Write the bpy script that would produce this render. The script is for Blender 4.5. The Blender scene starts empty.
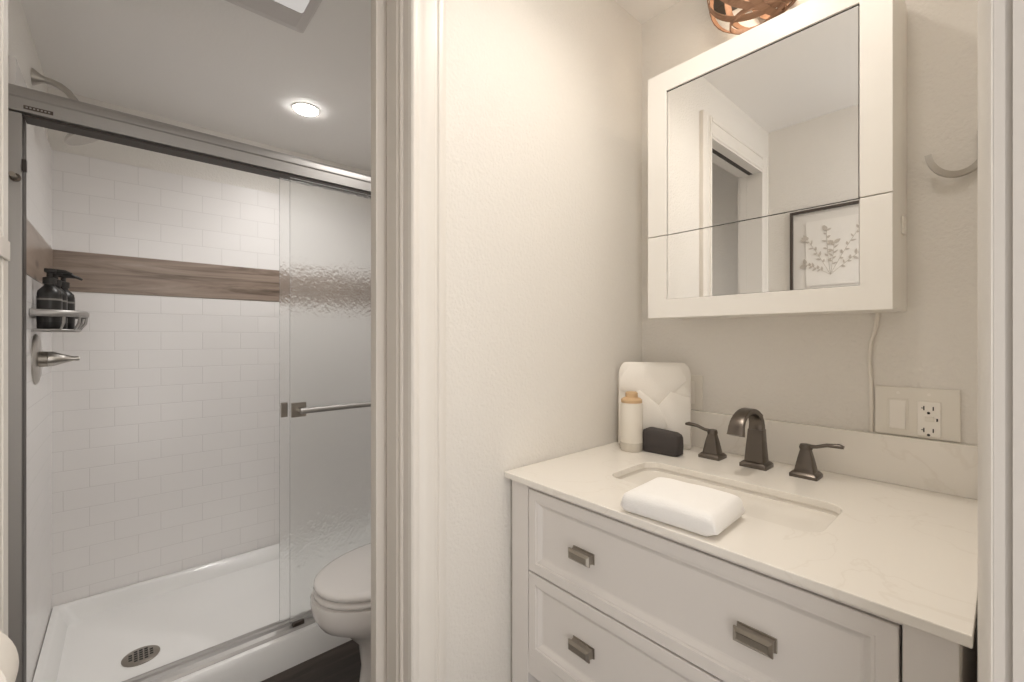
import bpy, bmesh, math, random
from mathutils import Vector, Matrix
random.seed(7)
S = bpy.context.scene
COL = S.collection
PI = math.pi
H = 1.19                      # eye height; all shapes below are measured from eye level, then lifted at the end

# ------------------------------------------------------------------ camera, world, exposure
cam = bpy.data.cameras.new('camera'); camo = bpy.data.objects.new('camera', cam); COL.objects.link(camo)
cam.sensor_width = 36.0; cam.lens = 437.0 / 1024 * 36.0
cam.clip_start = 0.005; cam.shift_y = -2.7 / 1024
camo.rotation_euler = (PI / 2, 0, math.atan2(495, 437))
camo.location = (0, 0, 0)
S.camera = camo
S.view_settings.view_transform = 'Standard'; S.view_settings.look = 'None'
S.view_settings.gamma = 1.0; S.view_settings.use_curve_mapping = False
S.view_settings.exposure = 1.55
W = bpy.data.worlds.new('world'); S.world = W; W.use_nodes = True
bg = W.node_tree.nodes['Background']; bg.inputs[0].default_value = (1.0, 0.955, 0.915, 1); bg.inputs[1].default_value = 0.78
S.cycles.max_bounces = 24; S.cycles.diffuse_bounces = 14; S.cycles.glossy_bounces = 8; S.cycles.transmission_bounces = 14

CAN_SHOWER = 30.0             # emission strengths of the lamps, added fills and unlit fan lens
CAN_VANITY = 8.0
FILL_ENTRY = 27.0
SPOT_SHOWER, SPOT_VANITY = 12.0, 5.4   # watts thrown downwards by the shower and vanity cans
BULB = 11.0
FAN_LENS_GLOW = 0.2  # fan light is off; weak glow stands in for light falling on it
FILL_TOILET = 12.0
FILL_SPOT_TOILET = 7.5

# ------------------------------------------------------------------ materials
def mat(name, col, rough=0.5, metal=0.0, **kw):
    m = bpy.data.materials.new(name); m.use_nodes = True
    p = m.node_tree.nodes['Principled BSDF']
    p.inputs['Base Color'].default_value = (*col, 1); p.inputs['Roughness'].default_value = rough
    p.inputs['Metallic'].default_value = metal
    for k, v in kw.items(): p.inputs[k].default_value = v
    return m
def nt(m): return m.node_tree, m.node_tree.nodes['Principled BSDF']
def node(t, kind, **kw):
    n = t.nodes.new(kind)
    for k, v in kw.items():
        if k in n.inputs: n.inputs[k].default_value = v
        else: setattr(n, k, v)
    return n
def add_bump(m, scale, strength, dist=0.002, detail=2.0, coord='pos'):
    t, p = nt(m)
    g = node(t, 'ShaderNodeNewGeometry') if coord == 'pos' else node(t, 'ShaderNodeTexCoord')
    n = node(t, 'ShaderNodeTexNoise', Scale=scale, Detail=detail)
    t.links.new(g.outputs['Position' if coord == 'pos' else 'Object'], n.inputs['Vector'])
    b = node(t, 'ShaderNodeBump', Strength=strength, Distance=dist)
    t.links.new(n.outputs['Fac'], b.inputs['Height']); t.links.new(b.outputs['Normal'], p.inputs['Normal'])
    return m
M = {}
M['wall'] = add_bump(mat('wall_paint', (0.74, 0.715, 0.675), 0.6), 150, 0.5, 0.0035, 1.5)
M['ceiling'] = add_bump(mat('ceiling_paint', (0.84, 0.825, 0.805), 0.75), 90, 0.2, 0.002)
M['trim'] = mat('trim_paint', (0.73, 0.70, 0.655), 0.35)
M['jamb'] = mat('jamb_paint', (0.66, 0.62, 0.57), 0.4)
M['cabinet'] = mat('cabinet_paint', (0.72, 0.69, 0.665), 0.38)
M['mirror_frame'] = mat('mirror_frame_paint', (0.80, 0.78, 0.74), 0.35)
M['mirror'] = mat('mirror_glass', (0.93, 0.93, 0.92), 0.0, 1.0)
M['nickel'] = mat('brushed_nickel', (0.50, 0.475, 0.44), 0.3, 1.0)
M['pull'] = mat('pull_metal', (0.36, 0.33, 0.29), 0.3, 1.0)
M['rail'] = mat('rail_metal', (0.44, 0.425, 0.41), 0.48, 1.0)
M['faucet'] = mat('faucet_bronze_metal', (0.155, 0.135, 0.118), 0.33, 1.0)
M['dark'] = mat('dark_rubber', (0.045, 0.036, 0.03), 0.5)
M['darkmetal'] = mat('dark_bronze', (0.12, 0.10, 0.085), 0.4, 1.0)
M['porcelain'] = mat('porcelain', (0.80, 0.775, 0.755), 0.12)
M['basin'] = mat('basin_porcelain', (0.78, 0.75, 0.70), 0.15)
M['acrylic'] = mat('pan_acrylic', (0.83, 0.825, 0.81), 0.12)
M['towel'] = add_bump(mat('towel_cotton', (0.87, 0.86, 0.845), 0.95), 420, 0.45, 0.002, 3)
M['cloth'] = add_bump(mat('hand_towel_cotton', (0.85, 0.82, 0.77), 0.95), 420, 0.4, 0.002, 3)
M['pouch'] = add_bump(mat('pouch_cloth', (0.055, 0.047, 0.045), 0.8), 300, 0.4, 0.001)
M['bottle_white'] = mat('bottle_frosted', (0.72, 0.68, 0.61), 0.3)
M['clear'] = mat('bottle_clear_base', (0.60, 0.56, 0.49), 0.2)
M['wood_lid'] = mat('bamboo_lid', (0.58, 0.40, 0.23), 0.5)
M['amber'] = mat('bottle_dark', (0.010, 0.009, 0.008), 0.38)
M['label'] = mat('bottle_label', (0.02, 0.018, 0.017), 0.35)
M['label_ink'] = mat('bottle_label_ink', (0.2, 0.19, 0.175), 0.5)
M['plastic'] = mat('white_plastic', (0.76, 0.73, 0.67), 0.35)
M['plastic_light'] = mat('device_plastic', (0.83, 0.80, 0.75), 0.3)
M['slot'] = mat('slot_dark', (0.02, 0.018, 0.016), 0.5)
M['paper'] = add_bump(mat('tissue_paper', (0.80, 0.76, 0.70), 0.95), 200, 0.2, 0.001)
M['card'] = mat('core_card', (0.36, 0.32, 0.28), 0.9)
M['picture_frame'] = mat('picture_frame', (0.06, 0.045, 0.035), 0.45)
M['art_mat'] = mat('mat_board', (0.72, 0.695, 0.655), 0.8)
M['art_paper'] = mat('print_paper', (0.77, 0.745, 0.705), 0.8)
M['ink'] = mat('print_ink', (0.52, 0.475, 0.42), 0.8)
M['hall'] = mat('jamb_shaded_paint', (0.50, 0.475, 0.445), 0.45)  # darker than the trim so the colour itself carries the jamb's shade
M['panelgray'] = mat('fan_plastic', (0.56, 0.535, 0.52), 0.45)

def emis(name, col, s):
    m = bpy.data.materials.new(name); m.use_nodes = True; t = m.node_tree
    for n in list(t.nodes): t.nodes.remove(n)
    o = t.nodes.new('ShaderNodeOutputMaterial'); e = node(t, 'ShaderNodeEmission', Color=(*col, 1), Strength=s)
    t.links.new(e.outputs[0], o.inputs[0]); return m
M['can_shower'] = emis('shower_can_lens', (1.0, 0.965, 0.93), CAN_SHOWER)
M['can_vanity'] = emis('vanity_can_lens', (1.0, 0.915, 0.81), CAN_VANITY)
M['can_entry'] = emis('entry_can_lens', (1.0, 0.925, 0.84), FILL_ENTRY)
M['can_toilet'] = emis('toilet_can_lens', (1.0, 0.965, 0.93), FILL_TOILET)
M['bulb'] = emis('sconce_bulb', (1.0, 0.83, 0.64), BULB)
M['fan_lens'] = emis('fan_lens_glow', (1.0, 0.94, 0.88), FAN_LENS_GLOW)

def tile_mat(name, axis, zoff, yoff, row=0.0815):
    m = mat(name, (0.80, 0.78, 0.765), 0.22); t, p = nt(m)
    g = node(t, 'ShaderNodeNewGeometry'); s = node(t, 'ShaderNodeSeparateXYZ'); t.links.new(g.outputs['Position'], s.inputs[0])
    a = node(t, 'ShaderNodeMath', operation='SUBTRACT'); a.inputs[1].default_value = yoff
    b = node(t, 'ShaderNodeMath', operation='SUBTRACT'); b.inputs[1].default_value = zoff + H
    t.links.new(s.outputs[axis], a.inputs[0]); t.links.new(s.outputs['Z'], b.inputs[0])
    c = node(t, 'ShaderNodeCombineXYZ'); t.links.new(a.outputs[0], c.inputs[0]); t.links.new(b.outputs[0], c.inputs[1])
    k = node(t, 'ShaderNodeTexBrick'); k.offset = 0.5; k.offset_frequency = 2
    for nm, v in dict(Scale=1.0).items(): k.inputs[nm].default_value = v
    k.inputs['Brick Width'].default_value = 0.155; k.inputs['Row Height'].default_value = row
    k.inputs['Mortar Size'].default_value = 0.0016; k.inputs['Mortar Smooth'].default_value = 0.3
    k.inputs['Color1'].default_value = (0.80, 0.78, 0.765, 1); k.inputs['Color2'].default_value = (0.785, 0.765, 0.75, 1)
    k.inputs['Mortar'].default_value = (0.72, 0.70, 0.685, 1)
    t.links.new(c.outputs[0], k.inputs['Vector']); t.links.new(k.outputs['Color'], p.inputs['Base Color'])
    bu = node(t, 'ShaderNodeBump', Strength=0.5, Distance=0.002); bu.invert = True
    t.links.new(k.outputs['Fac'], bu.inputs['Height']); t.links.new(bu.outputs['Normal'], p.inputs['Normal'])
    return m
def wood_mat(name, axis, c0, c1, c2, rough=0.5, scale=1.0):
    m = mat(name, c1, rough); t, p = nt(m)
    g = node(t, 'ShaderNodeNewGeometry'); mp = node(t, 'ShaderNodeMapping')
    mp.inputs['Scale'].default_value = (1.6, 18, 18) if axis == 'X' else (18, 1.6, 18)
    t.links.new(g.outputs['Position'], mp.inputs['Vector'])
    n = node(t, 'ShaderNodeTexNoise', Scale=scale, Detail=6.0, Roughness=0.65, Distortion=0.8)
    t.links.new(mp.outputs[0], n.inputs['Vector'])
    r = node(t, 'ShaderNodeValToRGB'); e = r.color_ramp.elements
    e[0].position = 0.32; e[0].color = (*c0, 1); e[1].position = 0.72; e[1].color = (*c2, 1)
    x = r.color_ramp.elements.new(0.48); x.color = (*c1, 1)
    t.links.new(n.outputs['Fac'], r.inputs[0])
    # small dark knots
    v = node(t, 'ShaderNodeTexVoronoi', Scale=7.0); mp2 = node(t, 'ShaderNodeMapping')
    mp2.inputs['Scale'].default_value = (0.55, 1.5, 1.5) if axis == 'X' else (1.5, 0.55, 1.5)
    t.links.new(g.outputs['Position'], mp2.inputs[0]); t.links.new(mp2.outputs[0], v.inputs['Vector'])
    r2 = node(t, 'ShaderNodeValToRGB'); r2.color_ramp.elements[0].position = 0.06; r2.color_ramp.elements[0].color = (0.35, 0.3, 0.27, 1)
    r2.color_ramp.elements[1].position = 0.2
    t.links.new(v.outputs['Distance'], r2.inputs[0])
    mx = node(t, 'ShaderNodeMix', data_type='RGBA', blend_type='MULTIPLY'); mx.inputs[0].default_value = 1.0
    t.links.new(r.outputs[0], mx.inputs[6]); t.links.new(r2.outputs[0], mx.inputs[7])
    t.links.new(mx.outputs[2], p.inputs['Base Color'])
    return m
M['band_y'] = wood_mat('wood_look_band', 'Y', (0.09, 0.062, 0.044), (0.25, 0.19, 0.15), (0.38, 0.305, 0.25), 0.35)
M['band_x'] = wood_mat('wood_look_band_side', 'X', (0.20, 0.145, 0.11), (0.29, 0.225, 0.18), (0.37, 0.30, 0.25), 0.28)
M['copper_wood'] = wood_mat('chip_wood', 'X', (0.17, 0.088, 0.05), (0.27, 0.15, 0.09), (0.36, 0.21, 0.135), 0.6, 2.0)

def floor_mat():
    m = wood_mat('dark_plank_floor', 'Y', (0.022, 0.017, 0.014), (0.045, 0.034, 0.028), (0.085, 0.066, 0.054), 0.4); return m
M['floor'] = floor_mat()

def quartz():
    m = mat('white_quartz', (0.82, 0.79, 0.74), 0.18); t, p = nt(m)
    g = node(t, 'ShaderNodeNewGeometry')
    n = node(t, 'ShaderNodeTexNoise', Scale=3.2, Detail=5.0, Distortion=1.6); t.links.new(g.outputs['Position'], n.inputs['Vector'])
    r = node(t, 'ShaderNodeValToRGB'); e = r.color_ramp.elements
    e[0].position = 0.488; e[0].color = (0.82, 0.79, 0.74, 1); e[1].position = 0.512; e[1].color = (0.82, 0.79, 0.74, 1)
    x = e.new(0.50); x.color = (0.78, 0.745, 0.69, 1)
    t.links.new(n.outputs['Fac'], r.inputs[0]); t.links.new(r.outputs[0], p.inputs['Base Color'])
    return m
M['quartz'] = quartz()

def rain_glass():
    m = mat('rain_glass', (0.99, 0.995, 0.99), 0.2, 0.0); t, p = nt(m)
    p.inputs['Transmission Weight'].default_value = 1.0; p.inputs['IOR'].default_value = 1.45
    g = node(t, 'ShaderNodeNewGeometry'); mp = node(t, 'ShaderNodeMapping'); mp.inputs['Scale'].default_value = (1, 1.0, 0.75)
    t.links.new(g.outputs['Position'], mp.inputs[0])
    n = node(t, 'ShaderNodeTexNoise', Scale=60.0, Detail=1.0, Distortion=0.6); t.links.new(mp.outputs[0], n.inputs['Vector'])
    b = node(t, 'ShaderNodeBump', Strength=0.9, Distance=0.0025); t.links.new(n.outputs['Fac'], b.inputs['Height'])
    t.links.new(b.outputs['Normal'], p.inputs['Normal'])
    return m
M['rain'] = rain_glass()

# ------------------------------------------------------------------ mesh helpers
def unlink_none(): pass
class MB:
    def __init__(s): s.bm = bmesh.new()
    def loft(s, loops, cap0=True, cap1=True, closed=True):
        vs = [[s.bm.verts.new(p) for p in L] for L in loops]
        n = len(loops[0])
        for a, b in zip(vs, vs[1:]):
            for i in range(n if closed else n - 1):
                j = (i + 1) % n
                try: s.bm.faces.new((a[i], a[j], b[j], b[i]))
                except ValueError: pass
        if cap0: s.bm.faces.new(vs[0][::-1])
        if cap1: s.bm.faces.new(vs[-1])
        return s
    def box(s, x0, x1, y0, y1, z0, z1, bev=0.0, seg=2):
        x0, x1 = sorted((x0, x1)); y0, y1 = sorted((y0, y1)); z0, z1 = sorted((z0, z1))
        v = [s.bm.verts.new((x, y, z)) for x in (x0, x1) for y in (y0, y1) for z in (z0, z1)]
        fs = [s.bm.faces.new([v[i] for i in q]) for q in ((0,1,3,2),(4,6,7,5),(0,4,5,1),(2,3,7,6),(0,2,6,4),(1,5,7,3))]
        if bev > 0:
            es = list({e for f in fs for e in f.edges})
            bmesh.ops.bevel(s.bm, geom=es, offset=bev, segments=seg, profile=0.5, affect='EDGES')
        return s
    def cyl(s, p0, p1, r0, r1=None, n=24, caps=True):
        r1 = r0 if r1 is None else r1
        return s.tube([p0, p1], [r0, r1], n)
    def tube(s, pts, rad, n=12, flat=1.0, up=None):
        pts = [Vector(p) for p in pts]
        if not hasattr(rad, '__len__'): rad = [rad] * len(pts)
        loops = []; u = None
        for i, p in enumerate(pts):
            t = (pts[min(i+1, len(pts)-1)] - pts[max(i-1, 0)]).normalized()
            if u is None:
                ref = Vector(up) if up else (Vector((0,0,1)) if abs(t.z) < 0.9 else Vector((1,0,0)))
                u = (ref - t * ref.dot(t)).normalized()
            else: u = (u - t * u.dot(t)).normalized()
            w = t.cross(u)
            loops.append([p + (u * math.cos(2*PI*k/n) * flat + w * math.sin(2*PI*k/n)) * rad[i] for k in range(n)])
        return s.loft(loops)
    def ribbon(s, pts, normals, w, th):
        loops = []
        pts = [Vector(p) for p in pts]
        for i, p in enumerate(pts):
            t = (pts[min(i+1, len(pts)-1)] - pts[max(i-1, 0)]).normalized()
            nn = Vector(normals[i]); nn = (nn - t * nn.dot(t)).normalized(); b = t.cross(nn)
            loops.append([p + b*w/2 + nn*th/2, p - b*w/2 + nn*th/2, p - b*w/2 - nn*th/2, p + b*w/2 - nn*th/2])
        return s.loft(loops)
    def lathe(s, prof, o, axis='Z', n=32):
        loops = []
        for r, h in prof:
            L = []
            for k in range(n):
                a = 2*PI*k/n; c, q = r*math.cos(a), r*math.sin(a)
                L.append({'Z': (o[0]+c, o[1]+q, o[2]+h), 'Y': (o[0]+q, o[1]+h, o[2]+c), 'X': (o[0]+h, o[1]+c, o[2]+q)}[axis])
            loops.append(L)
        return s.loft(loops)
    def prism(s, prof, z0, z1):            # prof: list of (x, y); extruded along z
        return s.loft([[(x, y, z0) for x, y in prof], [(x, y, z1) for x, y in prof]])
    def build(s, name, m, parent=None, smooth=None, sub=0, origin=None):
        bm = s.bm
        bmesh.ops.recalc_face_normals(bm, faces=bm.faces)
        if parent is not None: o = wloc(parent)
        elif origin is not None: o = Vector(origin)
        else:
            xs = [v.co.x for v in bm.verts]; ys = [v.co.y for v in bm.verts]; zs = [v.co.z for v in bm.verts]
            o = Vector(((min(xs)+max(xs))/2, (min(ys)+max(ys))/2, min(zs)))
        bmesh.ops.translate(bm, verts=bm.verts, vec=-o)
        me = bpy.data.meshes.new(name); bm.to_mesh(me); bm.free()
        me.materials.append(M[m] if isinstance(m, str) else m)
        ob = bpy.data.objects.new(name, me); COL.objects.link(ob)
        if parent is not None: ob.parent = parent
        else: ob.location = o
        if smooth:
            me.polygons.foreach_set('use_smooth', [True] * len(me.polygons))
            if smooth is not True:
                md = ob.modifiers.new('es', 'EDGE_SPLIT'); md.split_angle = math.radians(smooth)
        if sub:
            md = ob.modifiers.new('sub', 'SUBSURF'); md.levels = sub; md.render_levels = sub
        return ob
def wloc(o):
    l = Vector(o.location)
    while o.parent: o = o.parent; l += Vector(o.location)
    return l
def thing(name, label, cat, loc, group=None):
    o = bpy.data.objects.new(name, None); COL.objects.link(o); o.location = loc; o.empty_display_size = 0.05
    return tag(o, label, cat, group)
def tag(o, label, cat, group=None):
    o['label'] = label; o['category'] = cat
    if group: o['group'] = group
    return o
def struct(o, label=None, cat=None):
    o['kind'] = 'structure'
    if label: o['label'] = label
    o['category'] = cat or o.name.split('.')[0].split('_')[0]
    return o
def rrect(x0, x1, y0, y1, r, z, n=6):
    P = []
    for cx, cy, a0 in ((x1-r, y1-r, 0), (x0+r, y1-r, PI/2), (x0+r, y0+r, PI), (x1-r, y0+r, 1.5*PI)):
        for k in range(n+1):
            a = a0 + PI/2*k/n; P.append((cx + r*math.cos(a), cy + r*math.sin(a), z))
    return P
def arc(c, r, a0, a1, n, plane='YZ'):
    out = []
    for k in range(n+1):
        a = a0 + (a1-a0)*k/n; p, q = r*math.cos(a), r*math.sin(a)
        out.append({'YZ': (c[0], c[1]+p, c[2]+q), 'XZ': (c[0]+p, c[1], c[2]+q), 'XY': (c[0]+p, c[1]+q, c[2])}[plane])
    return out

# ------------------------------------------------------------------ room constants
XF, XG, XP0, XP1, XR = -2.55, -1.76, -0.862, -0.777, 0.0       # far tiled wall, glass, partition faces, right wall
YA, YB = -0.236, 1.243                                        # front wall (behind the camera), back wall
ZF, ZC = -1.19, 1.01
OP0, OP1, OPZ = -0.1170, 0.415, 0.79                           # doorway in the partition
T = 0.1

# ------------------------------------------------------------------ shell
struct(MB().box(XF-T, 1.0, YA-T, YB+T, ZF-0.06, ZF).build('floor', 'floor'), 'dark wood-look plank floor in front of the toilet')
struct(MB().box(XF-T, 0.25, YA-T, YB+T, ZC, ZC+0.06).build('ceiling', 'ceiling'), 'white ceiling above the shower and the vanity')
struct(MB().box(XF-T, XF, YA-T, YB+T, ZF, ZC).build('wall_far', 'wall'), 'painted wall strip above the shower tile')
struct(MB().box(XF, 0.25, YB, YB+T, ZF, ZC).build('wall_back', 'wall'), 'warm white wall behind the vanity and mirror cabinet')
struct(MB().box(XF, 0.25, YA-T, YA, ZF, ZC).build('wall_front', 'wall'), 'white wall at left of the shower, seen again in the mirror')
w = MB(); w.box(XP0, XP1, OP1, YB, ZF, ZC).box(XP0, XP1, YA, OP0-0.0, ZF, ZC).box(XP0, XP1, OP0, OP1, OPZ, ZC)
struct(w.build('wall_left', 'wall'), 'textured warm white partition wall between shower room and vanity')
struct(MB().box(XR, XR+0.13, 0.466, YB, ZF, ZC).build('wall_right', 'wall'), 'wall beside the right end of the vanity')

# tiled skins of the shower
tz0, tb0, tb1, tz1 = -1.10, 0.192, 0.357, 0.758
TT = 0.012
struct(MB().box(XF, XF+TT, YA, YB, tz0, tb0).build('wall_tile_lower', tile_mat('tile_far_lower', 'Y', tb0, 0.117)), 'white subway tile below the wood-look band')
struct(MB().box(XF, XF+TT, YA, YB, tb1, tz1).build('wall_tile_upper', tile_mat('tile_far_upper', 'Y', tb1, 0.117, 0.0802)), 'white subway tile above the wood-look band')
struct(MB().box(XF+TT, XG-0.01, YA, YA+TT, tz0, tb0).build('wall_tile_side_lower', tile_mat('tile_side_lower', 'X', tb0, XF)), 'white subway tile on the left shower wall under the band')
struct(MB().box(XF+TT, XG-0.01, YA, YA+TT, tb1, tz1).build('wall_tile_side_upper', tile_mat('tile_side_upper', 'X', tb1, XF, 0.0802)), 'white subway tile on the left shower wall over the band')
struct(MB().box(XF+TT, XG-0.01, YB-TT, YB, tz0, tz1).build('wall_tile_right', tile_mat('tile_right', 'X', tb0, XF)), 'white subway tile behind the textured glass at the right end')
struct(MB().box(XF, XF+TT+0.003, YA, YB, tb0, tb1, 0.002).build('trim_1', 'band_y'), 'brown wood-look tile band across the far shower wall')
struct(MB().box(XF+TT+0.003, XG-0.01, YA, YA+TT+0.003, tb0, tb1, 0.002).build('trim_2', 'band_x'), 'wood-look tile band on the left shower wall')

# door casings of the partition doorway (profiled boards)
def casing_profile(y0, sgn, x, wd=0.078, out=1):
    # stepped and rounded section standing off the wall face x; y0 = inner edge, grows by sgn
    d = [(0, 0), (0, 0.011), (0.003, 0.015), (0.008, 0.016), (0.0135, 0.0145), (0.016, 0.0105), (0.022, 0.0105), (0.026, 0.013),
         (0.040, 0.0145), (0.052, 0.0145), (0.0545, 0.012), (0.058, 0.012), (0.0605, 0.016), (0.070, 0.017), (0.0765, 0.014), (wd, 0.009), (wd, 0)]
    return [(x + out*h, y0 + sgn*s_) for s_, h in d]
b = MB(); b.prism(casing_profile(OP1, 1, XP1), ZF, OPZ + 0.078); struct(b.build('trim_3', 'trim', smooth=35), 'fluted white door casing left of the vanity wall')
b = MB(); b.prism(casing_profile(OP0, -1, XP1), ZF, OPZ + 0.078); struct(b.build('trim_4', 'trim', smooth=35), 'white door casing on the left side of the doorway')
b = MB()
pr = casing_profile(0, 1, 0)
b.loft([[(XP1 + h, OP0, OPZ + s_) for h, s_ in pr], [(XP1 + h, OP1, OPZ + s_) for h, s_ in pr]])
struct(b.build('trim_5', 'trim', smooth=35), 'white head casing over the doorway')
b = MB(); b.box(XP0-0.014, XP0, OP1+0.004, OP1+0.075, ZF, OPZ+0.075, 0.003).box(XP0-0.014, XP0, OP0-0.075, OP0, ZF, OPZ+0.075, 0.003).box(XP0-0.014, XP0, OP0, OP1, OPZ, OPZ+0.075)
struct(b.build('trim_6', 'trim'), 'door casing on the toilet side of the doorway')
# right jamb linings, stepped as in the photo
b = MB()
b.prism([(-0.750, OP1), (-0.750, OP1+0.004), (-0.777, OP1+0.004), (-0.777, OP1+0.0001), (-0.790, OP1-0.001), (-0.7945, OP1-0.001), (-0.7945, OP1+0.003), (-0.7955, OP1+0.003),
         (-0.7985, OP1+0.003), (-0.7985, OP1-0.003), (-0.802, OP1-0.005), (-0.808, OP1-0.004), (-0.810, OP1-0.001), (-0.816, OP1-0.001), (-0.820, OP1-0.0045), (-0.858, OP1-0.0045), (-0.8625, OP1-0.0045), (-0.8625, OP1+0.004), (-0.850, OP1+0.006)][3:], ZF, OPZ)
struct(b.build('trim_7', 'jamb', smooth=30), 'stepped grey-beige door jamb beside the toilet')
b = MB(); b.box(-0.863, -0.833, OP0-0.002, OP0+0.0015, ZF, OPZ).box(-0.828, XP1+0.012, OP0-0.002, OP0+0.0005, ZF, OPZ)
struct(b.build('trim_8', 'trim'), 'left door jamb at the edge of the photo')
b = MB(); b.box(-0.863, -0.826, OP0, OP1-0.006, OPZ-0.006, OPZ+0.002).box(-0.804, XP1+0.012, OP0, OP1-0.006, OPZ-0.006, OPZ+0.002)
struct(b.build('trim_9', 'trim'), 'doorway head with a sliding door slot')
tag(MB().box(-0.8255, -0.8045, OP0, OP1-0.006, OPZ-0.004, OPZ+0.001).build('door_track', 'dark'), 'dark sliding door track in the doorway head, seen in the mirror', 'track')
tag(MB().box(-0.908, -0.880, 0.395, 1.10, ZF+0.01, OPZ-0.012, 0.002).build('sliding_door', 'jamb'), 'beige edge of the slid-open door behind the stepped jamb', 'door')
# strike plate on left jamb
tag(MB().box(-0.858, -0.80, OP0+0.0016, OP0+0.004, 0.10, 0.125, 0.0008).build('latch_plate', 'trim'), 'painted latch plate on the left door jamb', 'latch')

# right doorway: casing edge, jamb and stop close to the camera
b = MB()
pr = [(0.0, 0.4665), (-0.0064, 0.4665), (-0.0064, 0.4503), (-0.0072, 0.4503), (-0.0090, 0.4518), (-0.0115, 0.456), (-0.0135, 0.462), (-0.0145, 0.475), (-0.0145, 0.505), (-0.011, 0.53), (0.0, 0.53)]
b.prism(pr, ZF, ZC); struct(b.build('trim_10', 'trim', smooth=35), 'rounded white casing edge at the right side of the photo')
b = MB(); b.box(-0.0063, -0.0008, 0.4500, 0.466, ZF, ZC).box(-0.0008, 0.0026, 0.4535, 0.466, ZF, ZC).box(0.0026, 0.13, 0.450, 0.466, ZF, ZC)  # first strip brings the painted shade across the casing's near face
struct(b.build('trim_11', 'hall'), 'shade-darkened door jamb at the right edge of the photo')
tag(MB().prism([(0.0002, 0.4526), (0.0018, 0.4526), (0.0020, 0.4534), (0.0000, 0.4534)], 0.236, 0.254).build('hinge_screw', 'dark'), 'small dark mark of a hinge screw on the right door jamb', 'screw')
struct(MB().box(XP1, XP1+0.012, OP1+0.078, 0.668, ZF, ZF+0.085, 0.003).build('baseboard_left', 'trim'), 'white baseboard below the textured wall')

# ------------------------------------------------------------------ shower pan
b = MB()
def pan_loop(ix, z, xo=None):
    return None
x0, x1, y0, y1 = XF+TT+0.001, -1.712, YA+TT+0.001, YB-TT-0.001
c0 = -1.812                                            # inner edge of the curb
def rl(xa, xb, ya, yb, r, z): return rrect(xa, xb, ya, yb, r, z, 5)
loops = [rl(x0, x1, y0, y1, 0.004, ZF), rl(x0, x1, y0, y1, 0.004, -1.085), rl(x0+0.003, x1-0.004, y0+0.003, y1-0.003, 0.006, -1.078),
         rl(x0+0.018, c0+0.004, y0+0.018, y1-0.018, 0.02, -1.078), rl(x0+0.026, c0-0.004, y0+0.026, y1-0.026, 0.026, -1.084),
         rl(x0+0.055, c0-0.03, y0+0.05, y1-0.05, 0.04, -1.135), rl(x0+0.075, c0-0.045, y0+0.07, y1-0.07, 0.05, -1.141),
         rl(-2.16, -2.0, -0.03, 0.12, 0.06, -1.146)]
b.loft(loops)
pan = tag(b.build('shower_pan', 'acrylic', smooth=40), 'glossy white shower pan with a raised front curb', 'shower pan')
dr = thing('floor_drain', 'round metal drain grate in the shower pan', 'drain', (-2.066, 0.04, -1.147))
MB().lathe([(0.0005, 0.0), (0.053, 0.0), (0.054, 0.003), (0.046, 0.006), (0.0005, 0.006)], (-2.066, 0.04, -1.146), n=36).build('flange', 'pull', dr, smooth=40)
b = MB()
for i in range(-2, 3):
    for j in range(-2, 3):
        if abs(i) + abs(j) < 4: b.box(-2.066+i*0.0145-0.0045, -2.066+i*0.0145+0.0045, 0.04+j*0.0145-0.005, 0.04+j*0.0145+0.005, -1.1402, -1.1394)
b.build('holes', 'slot', dr)

# ------------------------------------------------------------------ shower enclosure frame
en = thing('shower_enclosure', 'brushed metal shower door frame with a rounded header rail', 'shower frame', (-1.765, 0.5, -1.078))
prof = [(-1.800, 0.606), (-1.800, 0.660), (-1.790, 0.673), (-1.760, 0.677), (-1.740, 0.672), (-1.731, 0.662), (-1.7285, 0.650), (-1.7285, 0.642), (-1.732, 0.638), (-1.732, 0.604), (-1.740, 0.600), (-1.792, 0.600)]
b = MB(); b.loft([[(x, YA+0.001, z) for x, z in prof], [(x, YB-0.001, z) for x, z in prof]]); b.build('header_rail', 'rail', en, smooth=30)
MB().box(-1.795, -1.738, YA+0.03, YB-0.03, 0.5935, 0.5998).build('header_seal', 'dark', en)
for y, s_ in ((YA+0.001, 1), (YB-0.001, -1)):
    MB().box(-1.798, -1.735, y, y+s_*0.027, -1.077, 0.5996, 0.002).build('side_jamb', 'rail', en)
    MB().box(-1.792, -1.742, y+s_*0.0272, y+s_*0.0285, -1.06, 0.5933).build('jamb_seal', 'dark', en)
prof = [(-1.806, -1.077), (-1.806, -1.060), (-1.800, -1.055), (-1.793, -1.055), (-1.790, -1.062), (-1.770, -1.062), (-1.768, -1.054), (-1.763, -1.054), (-1.760, -1.064), (-1.742, -1.068), (-1.735, -1.077)]
b = MB(); b.loft([[(x, YA+0.03, z) for x, z in prof], [(x, YB-0.03, z) for x, z in prof]]); b.build('bottom_track', 'rail', en, smooth=30)
MB().box(-1.757, -1.738, 0.46, 0.50, -1.066, -1.052, 0.002).build('door_guide', 'darkmetal', en)
b = MB(); b.box(-1.7319, -1.7308, -0.205, -0.150, 0.611, 0.621, 0.0004); bd = b.build('maker_badge', 'darkmetal', en)
b = MB()
for k in range(7): b.box(-1.7307, -1.7304, -0.201+k*0.0069, -0.1972+k*0.0069, 0.6142, 0.6180)
b.build('badge_marks', 'rail', bd)
# bumper on the jamb
MB().box(-1.742, -1.725, -0.2075, -0.199, 0.445, 0.475, 0.001).build('bumper', 'dark', en)

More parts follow.
